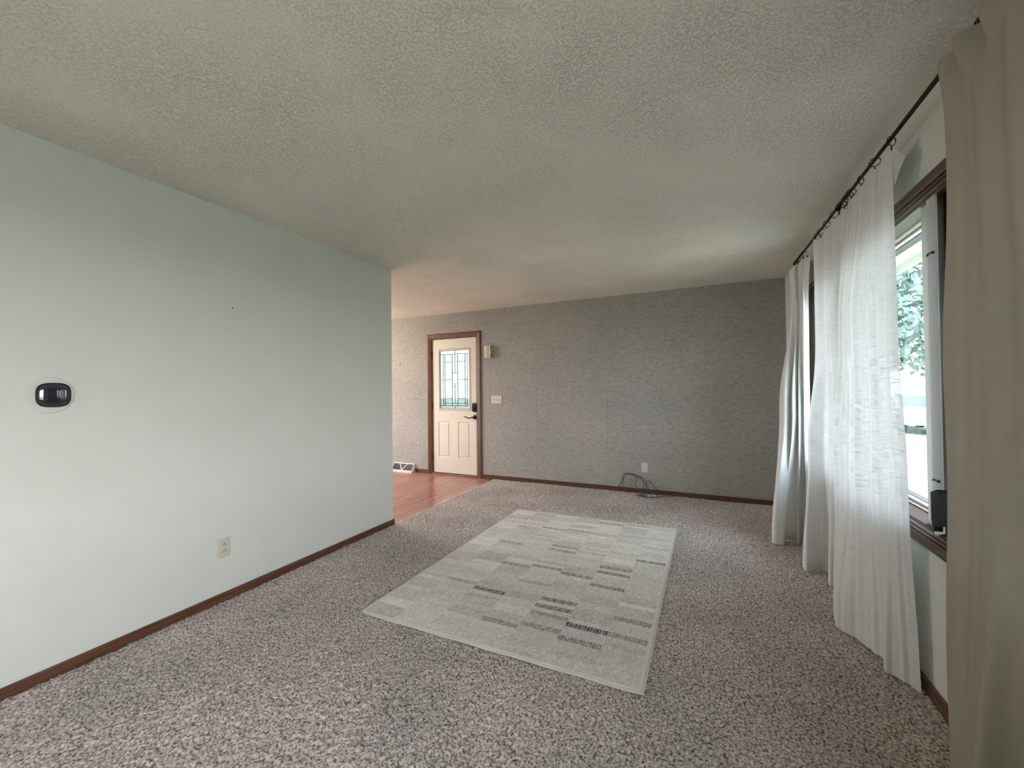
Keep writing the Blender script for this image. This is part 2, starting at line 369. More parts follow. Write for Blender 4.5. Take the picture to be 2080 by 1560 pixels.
for i, (a, b_) in enumerate(units):
    z0_, z1_ = WZ0+T, WZ1-T
    # white stop beads then sash
    sw = .022
    sash = boxes('sash', [(gx_-.018, gx_+.02, a, a+sw, z0_, z1_), (gx_-.018, gx_+.02, b_-sw, b_, z0_, z1_), (gx_-.018, gx_+.02, a+sw, b_-sw, z0_, z0_+sw), (gx_-.018, gx_+.02, a+sw, b_-sw, z1_-sw, z1_)], m_sash, win)
    f2 = lambda u, v, d: (gx_-.018-d, u, v)
    bead = boxes('stop_bead', [(gx_-.026, gx_-.018, a, b_, z0_, z0_+.004), (gx_-.026, gx_-.018, a, b_, z0_+.007, z0_+.011), (gx_-.026, gx_-.018, a, b_, z1_-.004, z1_), (gx_-.026, gx_-.018, a, b_, z1_-.011, z1_-.007)], m_white, sash)
    boxes('glazing_bead', [(gx_-.012, gx_+.002, a+sw, a+sw+.006, z0_+sw, z1_-sw), (gx_-.012, gx_+.002, b_-sw-.006, b_-sw, z0_+sw, z1_-sw), (gx_-.012, gx_+.002, a+sw, b_-sw, z0_+sw, z0_+sw+.006), (gx_-.012, gx_+.002, a+sw, b_-sw, z1_-sw-.006, z1_-sw)], m_white, sash)
    boxes('spacer', [(gx_+.003, gx_+.012, a+sw, b_-sw, z0_+sw, z0_+sw+.008), (gx_+.003, gx_+.012, a+sw, b_-sw, z1_-sw-.008, z1_-sw), (gx_+.003, gx_+.012, a+sw, a+sw+.006, z0_+sw, z1_-sw)], m_seal, sash)
    box('pane', gx_+.004, gx_+.008, a+sw, b_-sw, z0_+sw, z1_-sw, m_glass, sash)
    if i == 1: box('sash_stile', R+.012, gx_-.020, a+.006, a+.082, z0_, z1_, m_taupe, sash, bev=.002)
    if i == 0:
        box('insect_screen', R+.03, R+.031, a+.02, b_-.02, z0_+.02, z1_-.02, m_screen, win)
        sweep_frame('screen_frame', lambda u, v, d: (R+.035-d, u, v), a+.02, b_-.02, z0_+.02, z1_-.02, [(0, 0), (0, .01), (.016, .01), (.016, 0)], [m_bronze], win)
# screen clips on the near post and the black latch box over the sill
for z in (1.80, .905):
    bm = bmesh.new()
    add_tube(bm, [(R-.006, 2.122, z), (R-.012, 2.132, z+.002), (R-.010, 2.142, z+.002)], .0022, 6)
    add_tube(bm, [(R-.010, 2.142, z+.002), (R-.009, 2.155, z-.003)], .0035, 6)
    add_box(bm, R-.011, R-.004, 2.112, 2.122, z-.004, z+.004)
    from_bm('screen_clip', bm, m_bronze, win)
# latch: box body with peaked top and a tapering lower lip
yb0, yb1 = 2.052, 2.118
V = []
for (y, z) in ((yb0, .872), ((yb0+yb1)/2-.015, .882), (yb1, .862), (yb1, .76), (2.100, .70), (2.092, .735), (yb0, .748)):
    V.append((R-.030, y, z))
for v in list(V): V.append((R-.004, v[1], v[2]))
nV = 7
Fs = [tuple(range(nV)), tuple(range(nV, 2*nV))[::-1]]+[(i, (i+1) % nV, nV+(i+1) % nV, nV+i) for i in range(nV)]
lt = pyd('latch_box', V, Fs, m_blackpl, win); tag(lt, 'black box-shaped latch at the foot of the grey post')
bm = bmesh.new(); add_tube(bm, [(R-.014, 2.065, .75), (R-.016, 2.062, .722), (R-.022, 2.075, .716), (R-.030, 2.085, .710)], [.004, .004, .006, .009], 8)
from_bm('latch_lever', bm, m_white, lt, True)
# dark stool board between casing and sash, stepped like the trim
box('sill_board', R-.006, gx_-.02, WY0, WY1, WZ0+.010, WZ0+.016, m_sill, win)
adopt(win)

# unseen windows added to bring daylight to the entry and behind the camera
for nm, fmap, a0, a1, b0, b1 in (('added_hall_window', lambda a, b_, d: (HX+d, a, b_), hy0, hy1, hz0, hz1), ('added_rear_window', lambda a, b_, d: (R-d, a, b_), BWy0, BWy1, WZ0, WZ1)):
    w_ = empty(nm, fmap((a0+a1)/2, b0, 0), kind='structure')
    sweep_frame('casing', fmap, a0, a1, b0, b1, [(0, -.05), (0, .012), (.06, .02), (.07, 0), (.07, -.004)], [m_win_h], w_)
    mid = (a0+a1)/2
    V = [fmap(mid-.025, b0, -.06), fmap(mid+.025, b0, -.06), fmap(mid+.025, b1, -.06), fmap(mid-.025, b1, -.06), fmap(mid-.025, b0, -.03), fmap(mid+.025, b0, -.03), fmap(mid+.025, b1, -.03), fmap(mid-.025, b1, -.03)]
    pyd('mullion', V, [(0, 1, 2, 3), (4, 5, 6, 7), (0, 1, 5, 4), (1, 2, 6, 5), (2, 3, 7, 6), (3, 0, 4, 7)], m_win_v, w_)
    adopt(w_)

# ---------------------------------------------------------------- front door
dr = empty('door_1', ((DX0+DX1)/2, D, 0), kind='structure')
fd = lambda a, b_, d: (a, D-d, b_)
dcas = [(-.012, -.03), (-.012, .004), (0, .010), (.010, .012), (.05, .019), (.062, .018), (.070, .010), (.070, 0)]
sweep_frame('casing', fd, DX0, DX1, -.015, DZ1, dcas, [m_door_trim], dr, sides=(1, 2, 3))
# the side pieces run to the floor: sweep starts below it, floor hides the mitre
for x in (DX0, DX1-.02): box('jamb', x, x+.02, D-.0, D+.16, -.015, DZ1, m_door_trim, dr)
box('jamb', DX0, DX1, D, D+.16, DZ1-.012, DZ1, m_door_trim, dr)
box('threshold', DX0+.005, DX1-.005, D-.015, D+.14, -.012, .012, m_copper, dr, bev=.004)
box('door_sweep', DX0+.025, DX1-.025, D+.012, D+.03, .010, .022, m_seal, dr)
sx0, sx1, sz0, sz1 = DX0+.010, DX1-.010, .022, DZ1-.014
gx0, gx1, gz0, gz1 = -3.635, -3.070, .975, 1.900     # lite opening
yf = D+.012                                          # slab face toward the room
pan = [(-3.645, -3.440, .255, .800), (-3.292, -3.085, .255, .800)]
xs = sorted({sx0, sx1, gx0, gx1, *[v for p_ in pan for v in p_[:2]]}); zs = sorted({sz0, sz1, gz0, gz1, .255, .800})
def in_hole(xm, zm):
    if gx0 < xm < gx1 and gz0 < zm < gz1: return True
    return any(p_[0] < xm < p_[1] and p_[2] < zm < p_[3] for p_ in pan)
slab = boxes('slab', [(xs[i], xs[i+1], yf, yf+.044, zs[j], zs[j+1]) for i in range(len(xs)-1) for j in range(len(zs)-1) if not in_hole((xs[i]+xs[i+1])/2, (zs[j]+zs[j+1])/2)], m_door, dr)
slab['label'] = 'cream painted steel door leaf'
for p_ in pan:
    V = []; Fs = []
    for (ins, dd) in ((0, 0), (.010, .009), (.016, .009), (.030, .001)):
        V += [(p_[0]+ins, yf+dd, p_[2]+ins), (p_[1]-ins, yf+dd, p_[2]+ins), (p_[1]-ins, yf+dd, p_[3]-ins), (p_[0]+ins, yf+dd, p_[3]-ins)]
    for r_ in range(3):
        for k in range(4): Fs.append((4*r_+k, 4*r_+(k+1) % 4, 4*r_+4+(k+1) % 4, 4*r_+4+k))
    Fs.append((12, 13, 14, 15)); pyd('raised_panel', V, Fs, m_door, slab)
    bm = None
lite = sweep_frame('lite_frame', lambda a, b_, d: (a, yf-d, b_), gx0+.022, gx1-.022, gz0+.022, gz1-.022, [(0, -.02), (0, .004), (.006, .010), (.018, .010), (.026, .004), (.032, 0), (.022, -.02)], [m_litef], dr)
g0, g1, h0, h1 = gx0+.022, gx1-.022, gz0+.022, gz1-.022
GX = lambda u: g0+u*(g1-g0); GZ = lambda v: h1-v*(h1-h0)
A_, B_, C_, D_ = .10, .16, .41, .60; c5 = .51; E_, F_ = .85, .925
panes = [(0, c5, 0, .06, 1), (c5, 1, 0, .06, 1), (0, c5, .95, 1, 1), (c5, 1, .95, 1, 1), (0, A_, .06, .504, 1), (0, A_, .504, .95, 1), (F_, 1, .06, .504, 1), (F_, 1, .504, .95, 1),
         (A_, B_, .06, .42, 1), (A_, B_, .42, .54, 1), (A_, B_, .54, .907, 1), (E_, F_, .06, .504, 1), (E_, F_, .504, .907, 1),
         (B_, C_, .06, .193, 0), (B_, C_, .193, .504, 0), (B_, C_, .504, .824, 0), (B_, C_, .824, .907, 1), (D_, E_, .06, .193, 0), (D_, E_, .193, .504, 0), (D_, E_, .504, .824, 0), (D_, E_, .824, .907, 1),
         (C_, c5, .06, .387, 0), (c5, D_, .06, .387, 0), (C_, D_, .387, .568, 1), (C_, c5, .568, .62, 1), (C_, c5, .62, .907, 0), (c5, D_, .568, .907, 0),
         (A_, B_, .907, .95, 1), (B_, C_, .907, .95, 1), (C_, D_, .907, .95, 1), (D_, E_, .907, .95, 1), (E_, F_, .907, .95, 1)]
segs = set()
for (u0, u1, v0, v1, t_) in panes:
    box('glass_piece', GX(u0)+.0012, GX(u1)-.0012, yf+.018, yf+.023, GZ(v1)+.0012, GZ(v0)-.0012, m_art_b if t_ else m_art_a, dr)
    segs |= {(u0, v0, u1, v0), (u0, v1, u1, v1), (u0, v0, u0, v1), (u1, v0, u1, v1)}
cw = .0034
boxes('came', [(GX(a)-cw, GX(c)+cw, yf+.0165, yf+.0245, GZ(d)-cw, GZ(b_)+cw) for (a, b_, c, d) in segs], m_came, dr)
for z in (1.83, 1.05, .27):
    h_ = boxes('hinge', [(DX0-.004, DX0+.022, yf-.010, yf+.002, z-.05, z+.05)], m_bronze, dr)
    tube('hinge_pin', [(DX0+.010, yf-.012, z-.055), (DX0+.010, yf-.012, z+.055)], .007, m_bronze, h_, 8)
# keypad deadbolt
def rrect(cx, cz, w, h, r, n_=6):
    P = []
    for (sx_, sz_, a0) in ((1, 1, 0), (-1, 1, PI/2), (-1, -1, PI), (1, -1, 3*PI/2)):
        for i in range(n_+1):
            a = a0+i*PI/2/n_; P.append((cx+sx_*(w/2-r)+r*math.cos(a), cz+sz_*(h/2-r)+r*math.sin(a)))
    return P
def loft(name, layers, fmap, m, parent, cap=True, smooth=False):
    """layers: list of (outline, depth)"""
    V = []; Fs = []; n_ = len(layers[0][0])
    for (P, d) in layers: V += [fmap(a, b_, d) for a, b_ in P]
    for i in range(len(layers)-1):
        for k in range(n_): Fs.append((i*n_+k, i*n_+(k+1) % n_, (i+1)*n_+(k+1) % n_, (i+1)*n_+k))
    if cap: Fs.append(tuple(range((len(layers)-1)*n_, len(layers)*n_)))
    o = pyd(name, V, Fs, m, parent, smooth)
    bm = bmesh.new(); bm.from_mesh(o.data); bmesh.ops.recalc_face_normals(bm, faces=bm.faces); bm.to_mesh(o.data); bm.free(); return o
fs = lambda a, b_, d: (a, yf-d, b_)
db = loft('deadbolt', [(rrect(-2.998, 1.018, .074, .135, .025), 0), (rrect(-2.998, 1.018, .072, .132, .025), .018), (rrect(-2.998, 1.018, .062, .12, .022), .026)], fs, m_blackpl, dr)
bm = bmesh.new(); add_box(bm, -3.006, -2.990, yf-.042, yf-.026, .985, 1.02, .003); from_bm('thumb_turn', bm, m_bronze, db)
def circ(cx, cz, r, n_=20): return [(cx+r*math.cos(2*PI*i/n_), cz+r*math.sin(2*PI*i/n_)) for i in range(n_)]
hd = loft('door_handle', [(circ(-2.995, .875, .034), 0), (circ(-2.995, .875, .034), .006), (circ(-2.995, .875, .026), .012), (circ(-2.995, .875, .013), .016), (circ(-2.995, .875, .012), .045)], fs, m_bronze, dr)
lp = [(-2.995, yf-.045, .875), (-3.02, yf-.05, .874), (-3.05, yf-.05, .866), (-3.08, yf-.05, .864), (-3.11, yf-.048, .873), (-3.135, yf-.046, .882), (-3.152, yf-.045, .878)]
tube('lever', [tuple(p_) for p_ in cat_rom(lp, 16)], [.010]*4+[.0085]*6+[.0075]*6, m_bronze, hd, 8)
loft('strike_plate', [(rrect(DX1-.004, .875, .012, .06, .003, 2), 0), (rrect(DX1-.004, .875, .010, .056, .003, 2), .012)], fs, m_bronze, dr)
adopt(dr)

# ---------------------------------------------------------------- small wall fittings
# door chime beside the door
ch = empty('door_chime', (-2.725, D, 1.82), 'beige two-tone door chime box on the wall right of the front door', 'door chime')
box('back_case', -2.775, -2.665, D-.030, D, 1.742, 1.900, m_mesh, ch, bev=.003)
box('cover', -2.790, -2.690, D-.062, D-.006, 1.735, 1.908, m_cream, ch, bev=.004, seg=2)
box('center_panel', -2.757, -2.722, D-.066, D-.060, 1.738, 1.905, m_cream2, ch, bev=.002)
for z in (1.755, 1.862): box('sound_slot', -2.689, -2.687, D-.05, D-.018, z, z+.034, m_hole, ch)
adopt(ch)
# triple switch
sw_ = empty('light_switch', (-2.628, D, 1.133), 'ivory three-toggle light switch plate on the wallpaper by the front door', 'light switch')
loft('switch_plate', [(rrect(-2.628, 1.133, .166, .116, .004, 2), 0), (rrect(-2.628, 1.133, .166, .116, .004, 2), .003), (rrect(-2.628, 1.133, .156, .106, .004, 2), .007)], lambda a, b_, d: (a, D-d, b_), m_cream, sw_)
for i, x in enumerate((-2.674, -2.628, -2.582)):
    up = -1 if i == 1 else 1
    box('toggle_slot', x-.0055, x+.0055, D-.0078, D-.006, 1.121, 1.145, m_cream2, sw_)
    V = [(x-.004, D-.007, 1.128), (x+.004, D-.007, 1.128), (x+.004, D-.007, 1.138), (x-.004, D-.007, 1.138), (x-.003, D-.020, 1.130+up*.009), (x+.003, D-.020, 1.130+up*.009), (x+.003, D-.020, 1.136+up*.009), (x-.003, D-.020, 1.136+up*.009)]
    pyd('toggle', V, [(4, 5, 6, 7), (0, 1, 5, 4), (1, 2, 6, 5), (2, 3, 7, 6), (3, 0, 4, 7)], m_ivory, sw_)
    for z in (1.103, 1.163): loft('screw', [(circ(x, z, .003, 8), .006), (circ(x, z, .0026, 8), .0082)], lambda a, b_, d: (a, D-d, b_), m_cream2, sw_)
adopt(sw_)
def outlet(loc, fmap, cx, cz, label, mp_, decora=False):
    o = empty('outlet', loc, label, 'outlet')
    loft('cover_plate', [(rrect(cx, cz, .072, .117, .004, 2), 0), (rrect(cx, cz, .072, .117, .004, 2), .003), (rrect(cx, cz, .062, .107, .003, 2), .006)], fmap, mp_, o)
    for s in (-1, 1):
        zc_ = cz+s*.0195
        P = [(cx+.017*math.cos(t), zc_+max(-.0135, min(.0135, .017*math.sin(t)))) for t in [2*PI*i/24 for i in range(24)]]
        rc_ = loft('receptacle', [(P, .005), (P, .0078)], fmap, mp_, o)
        for dx in (-.0065, .0065):
            P2 = rrect(cx+dx, zc_-.003, .0032, .010, .001, 1); loft('slot', [(P2, .0079), (P2, .0082)], fmap, m_hole, rc_)
        P3 = circ(cx, zc_+.0075, .0030, 8); loft('ground_hole', [(P3, .0079), (P3, .0082)], fmap, m_hole, rc_)
    loft('screw', [(circ(cx, cz, .003, 8), .006), (circ(cx, cz, .0026, 8), .0078)], fmap, m_cream2, o)
    adopt(o); return o
outlet((L, 1.491, .325), lambda a, b_, d: (L+d, a, b_), 1.491, .325, 'ivory duplex outlet low on the pale green left wall', m_ivory)
outlet((-.621, D, .310), lambda a, b_, d: (a, D-d, b_), -.621, .310, 'off-white duplex outlet on the back wallpaper above the coiled cable', mat('offwhite_plastic', (.6, .58, .5), .4))

# thermostat-like display on a round plate
th = empty('wall_display', (L, .765, 1.281), 'glossy black rounded wall display on a round pale plate, left wall', 'thermostat')
fL = lambda a, b_, d: (L+d, a, b_)
def squircle(cx, cz, r, p_=3.2, n_=48):
    P = []
    for i in range(n_):
        t = 2*PI*i/n_; c, s = math.cos(t), math.sin(t)
        k = (abs(c)**p_+abs(s)**p_)**(-1/p_); P.append((cx+r*k*c, cz+r*k*s))
    return P
loft('wall_plate', [(circ(.757, 1.281, .083, 48), 0), (circ(.757, 1.281, .083, 48), .003), (circ(.757, 1.281, .079, 48), .007)], fL, m_plate, th)
loft('body', [(squircle(.765, 1.281, .048), .006), (squircle(.765, 1.281, .054), .014), (squircle(.765, 1.281, .055), .024), (squircle(.765, 1.281, .053), .028)], fL, m_blackpl, th, smooth=True)
# slightly domed glass that mirrors the room
lay = [(squircle(.765, 1.281, .050*math.sqrt(1-t*t)), .028+.010*t) for t in (0, .2, .4, .6, .75, .87, .95, .99)]
loft('screen', lay, fL, m_glossblk, th, smooth=True)
adopt(th)

# nail marks
for (P, nrm, lab) in (((L, 1.544, 1.817), (1, 0, 0), 'small nail stub high on the bare left wall'), ((-.524, D, 2.265), (0, -1, 0), 'dark nail near the top of the back wallpaper, above the outlet'), ((-1.588, D, 1.829), (0, -1, 0), 'small nail in the wallpaper right of the door chime'), ((-4.362, D, 1.719), (0, -1, 0), 'small hook on the entry wallpaper left of the front door'), ((-3.984, D, 1.224), (0, -1, 0), 'pale nail stub low on the entry wallpaper beside the door hinge side')):
    p0 = Vector(P); nv = Vector(nrm)
    o = tube('nail', [p0-nv*.004, p0+nv*.010], .0022 if P[1] != D else .0035, m_bronze, None, 6)
    bm = bmesh.new(); bm.from_mesh(o.data); add_tube(bm, [p0+nv*.008, p0+nv*.011], .0042 if P[1] != D else .006, 8)
    if P[0] == -4.362: add_tube(bm, [p0+nv*.01, p0+nv*.02+Vector((0, 0, -.02)), p0+nv*.025+Vector((0, 0, -.04)), p0+nv*.012+Vector((0, 0, -.045))], .003, 6)
    bm.to_mesh(o.data); bm.free(); tag(o, lab, 'nail')

# baseboard register
vt = empty('floor_register', (-4.29, D, 0), 'white baseboard heat register with a zigzag grille on the entry floor', 'vent')
vx0, vx1 = -4.50, -4.085; zb, ztp, yd_b, yd_t = -.010, .118, .085, .022
def rp(x, t): # point on the slanted face
    return (x, D-(yd_b+(yd_t-yd_b)*t), zb+.022+(ztp-.022-zb)*t)
V = [(vx0, D, zb), (vx0, D-yd_b, zb), (vx0, D-yd_b, zb+.022), (vx0, D-yd_t, ztp), (vx0, D, ztp)]
for x, nm in ((vx0, 'end_cap'), (vx1, 'end_cap')):
    Vv = V+[(v[0]+.006, v[1], v[2]) for v in V]; Vv = [(v[0]-vx0+x-(.006 if x == vx1 else 0), v[1], v[2]) for v in Vv]
    pyd(nm, Vv, [(0, 1, 2, 3, 4), (9, 8, 7, 6, 5)]+[(i, 5+i, 5+(i+1) % 5, (i+1) % 5) for i in range(5)], m_vent, vt)
box('top_flange', vx0, vx1, D-yd_t, D, ztp-.006, ztp+.002, m_vent, vt)
box('bottom_lip', vx0, vx1, D-yd_b, D-yd_b+.012, zb, zb+.024, m_vent, vt)
bm = bmesh.new()
def bar(bm, p, q_, w=.006):
    add_tube(bm, [p, q_], w, 4)
bar(bm, rp(vx0, .03), rp(vx1, .03), .008); bar(bm, rp(vx0, .97), rp(vx1, .97), .008); bar(bm, rp(vx0+.008, 0), rp(vx0+.008, 1)); bar(bm, rp(vx1-.010, 0), rp(vx1-.010, 1), .008)
xm = (vx0+vx1)/2+.0
bar(bm, rp(xm-.07, .95), rp(xm, .05)); bar(bm, rp(xm, .05), rp(xm+.075, .95))
from_bm('grille_bar', bm, m_vent, vt)
for i in range(12):
    t0 = .08+i*.075
    a = rp(vx0+.01, t0); b_ = rp(vx1-.01, t0)
    pyd('louver', [a, b_, (b_[0], b_[1]+.018, b_[2]-.006), (a[0], a[1]+.018, a[2]-.006), (a[0], a[1], a[2]+.0015), (b_[0], b_[1], b_[2]+.0015), (b_[0], b_[1]+.018, b_[2]-.0045), (a[0], a[1]+.018, a[2]-.0045)], [(0, 1, 2, 3), (4, 5, 6, 7), (0, 1, 5, 4), (2, 3, 7, 6), (1, 2, 6, 5), (3, 0, 4, 7)], m_mesh, vt)
adopt(vt)

# ---------------------------------------------------------------- rug
QC = [(-1.790, 1.731), (-.235, 1.746), (-.205, 3.888), (-1.755, 3.869)]
def rugp(u, v):
    a = np.array(QC[0])*(1-u)+np.array(QC[1])*u; b_ = np.array(QC[3])*(1-u)+np.array(QC[2])*u
    return a*(1-v)+b_*v
RW, RL = 1.55, 2.14
nu, nv_ = 260, 360
u = np.linspace(0, 1, nu+1); v = np.linspace(0, 1, nv_+1)
UU, VV = np.meshgrid(u, v)
Q = np.array(QC)
PX = (Q[0][0]*(1-UU)+Q[1][0]*UU)*(1-VV)+(Q[3][0]*(1-UU)+Q[2][0]*UU)*VV
PY = (Q[0][1]*(1-UU)+Q[1][1]*UU)*(1-VV)+(Q[3][1]*(1-UU)+Q[2][1]*UU)*VV
rs = np.random.RandomState(11)
PZ = .0135+rs.rand(nv_+1, nu+1)*.0022+.0018*np.sin(UU*9+VV*4)*np.sin(VV*7)
PZ[0] = PZ[-1] = .004; PZ[:, 0] = PZ[:, -1] = .004
co = np.stack([PX, PY, PZ], -1).reshape(-1, 3).astype('f4')
idx = np.arange((nu+1)*(nv_+1)).reshape(nv_+1, nu+1)
q = np.stack([idx[:-1, :-1], idx[:-1, 1:], idx[1:, 1:], idx[1:, :-1]], -1).reshape(-1)
me = fast_mesh('rug_pile', co, q)
# woven block design: 7 columns by 53 rows of dashes
NC, NR = 7, 53
tone = rs.normal(0, 1, (NR, NC))
run = rs.rand(NR, NC)
for r_ in range(1, NR):
    for c_ in range(NC):
        if run[r_, c_] < .30: tone[r_, c_] = tone[r_-1, c_]
val = np.clip(.70+.065*tone, .52, .86); tick = (rs.rand(NR, NC) < .42)*1.0
dark = {}
for (x, y, s) in ((-1.22, 2.24, .12), (-.79, 2.30, .2), (-.78, 2.215, .2), (-.78, 2.13, .30), (-.566, 2.095, .10), (-.35, 2.24, .27), (-.56, 1.95, .24), (-1.0, 1.95, .27), (-.78, 1.99, .30), (-.566, 2.86, .24), (-.555, 2.765, .22), (-.33, 3.04, .22), (-.98, 3.1, .28), (-.98, 3.0, .28), (-.76, 2.66, .24), (-.56, 2.56, .24), (-1.0, 2.67, .26), (-1.22, 2.655, .25), (-.75, 3.78, .30), (-.98, 3.5, .30), (-1.2, 3.45, .32), (-1.43, 2.27, .33), (-1.4, 3.0, .35), (-.35, 2.1, .3)):
    c_ = int((x-(-1.77))/.221); r_ = int((y-1.74)/(RL/NR)); dark[(r_, c_)] = s
for k_, s in dark.items(): val[k_] = s*1.15+.07; tick[k_] = 1
ci = np.clip((UU*NC+.12*np.sin(np.floor(VV*NR)*2.1)*0).astype(int), 0, NC-1); ri = np.clip((VV*NR).astype(int), 0, NR-1)
base = val[ri, ci]; tk = tick[ri, ci]
tooth = (np.sin(UU*RW*2*PI/.016+np.sin(VV*NR*1.3)) > .1)*1.0
fade = .35+.65*rs.rand(nv_+1, nu+1)
shade = base*(1-tk*.0)+tk*tooth*(.76-base)*.7*fade-tk*(1-tooth)*.05
hz = rs.normal(0, 1, (nv_//2+2, nu//2+2)).repeat(2, 0).repeat(2, 1)[:nv_+1, :nu+1]
wide = np.kron(rs.normal(0, 1, (nv_//12+2, nu//12+2)), np.ones((12, 12)))[:nv_+1, :nu+1]
shade += .045*hz+.012*wide+rs.normal(0, .04, shade.shape)+.03*np.sin(UU*5+1)*np.sin(VV*6)
edge = (UU < .012) | (UU > .988) | (VV < .008) | (VV > .992)
shade = np.where(edge, .74, shade)
blue = np.clip((.34-base)*.5, 0, .06)
col = np.stack([shade*1.03, shade*.985, shade*(.90+blue), np.ones_like(shade)], -1).reshape(-1, 4)
at = me.color_attributes.new('weave', 'FLOAT_COLOR', 'POINT'); at.data.foreach_set('color', np.clip(col, .03, .88).astype('f4').ravel())
m_rug = mat('rug_wool', (.5, .5, .45), .95, spec=.05, bump=(420, .5, .003))
n, l, b = nt(m_rug); ca = n.new('ShaderNodeVertexColor'); ca.layer_name = 'weave'; l.new(ca.outputs[0], b.inputs['Base Color'])
rug = empty('area_rug', (-1.0, 2.81, 0), 'cream and grey rectangular rug woven with broken dashes, lying on the carpet', 'rug')
link('rug_pile', me, m_rug, rug, True)
m_bind = mat('rug_binding', (.66, .62, .54), .9, spec=.05, bump=(300, .4, .002))
bp_ = []
for a, b_ in ((0, 1), (1, 2), (2, 3), (3, 0)):
    for i in range(40):
        t = i/40; p_ = np.array(QC[a])*(1-t)+np.array(QC[b_])*t; bp_.append((p_[0], p_[1], .0085+.0015*math.sin(i*.8+a)))
tube('edge_binding', bp_, .0062, m_bind, rug, 8, True)
adopt(rug)

# ---------------------------------------------------------------- curtain rod and rings
rod = empty('curtain_rod', (R, 2.7, 2.345), 'thin black curtain rod running above the window', 'curtain rod')
RXr, RZr = .765, 2.345
tube('pole', [(RXr, .55, RZr), (RXr, 4.17, RZr)], .0085, m_black, rod, 12)
tube('end_cap', [(RXr, 4.165, RZr), (RXr, 4.18, RZr), (RXr, 4.20, RZr), (RXr, 4.21, RZr)], [.011, .013, .012, .006], m_black, rod, 12)
tube('pole_sleeve', [(RXr, 2.92, RZr), (RXr, 3.02, RZr)], .0098, m_black, rod, 12)
for y in (1.60, 2.985, 4.10):
    bk = boxes('bracket', [(R-.008, R, y-.012, y+.012, RZr-.05, RZr+.03), (RXr-.004, R-.006, y-.006, y+.006, RZr-.020, RZr-.011)], m_black, rod, bev=.001)
    tube('cup', [(RXr+.013*math.cos(t), y, RZr+.013*math.sin(t)) for t in [PI*(.95+i*.11) for i in range(11)]], .003, m_black, bk, 6)
adopt(rod)
rc0 = None
def ring(y, tilt, label, group, clip=True):
    g_ = empty('curtain_ring', (RXr, y, RZr), label, 'curtain ring', group)
    rr_ = .0205; dz = -.0115
    ct, st_ = math.cos(tilt), math.sin(tilt)
    pts = [(rr_*math.cos(t), rr_*math.sin(t)*0+0, rr_*math.sin(t)+dz) for t in [2*PI*i/20 for i in range(20)]]
    pts = [(p_[0]*ct, p_[0]*st_, p_[2]) for p_ in pts]
    tube('hoop', pts, .0020, m_black, g_, 6, True)
    if clip:
        bm = bmesh.new(); zt = dz-rr_
        add_tube(bm, [(0, 0, zt), (0, 0, zt-.006)], .0015, 6)
        for s in (-1, 1): add_tube(bm, [(0, s*.001, zt-.005), (s*.002, s*.006, zt-.012), (s*.001, s*.003, zt-.024)], [.0025, .0035, .0012], 6)
        from_bm('clip', bm, m_black, g_, True)
    return g_
zclip = RZr-.0115-.0205-.022

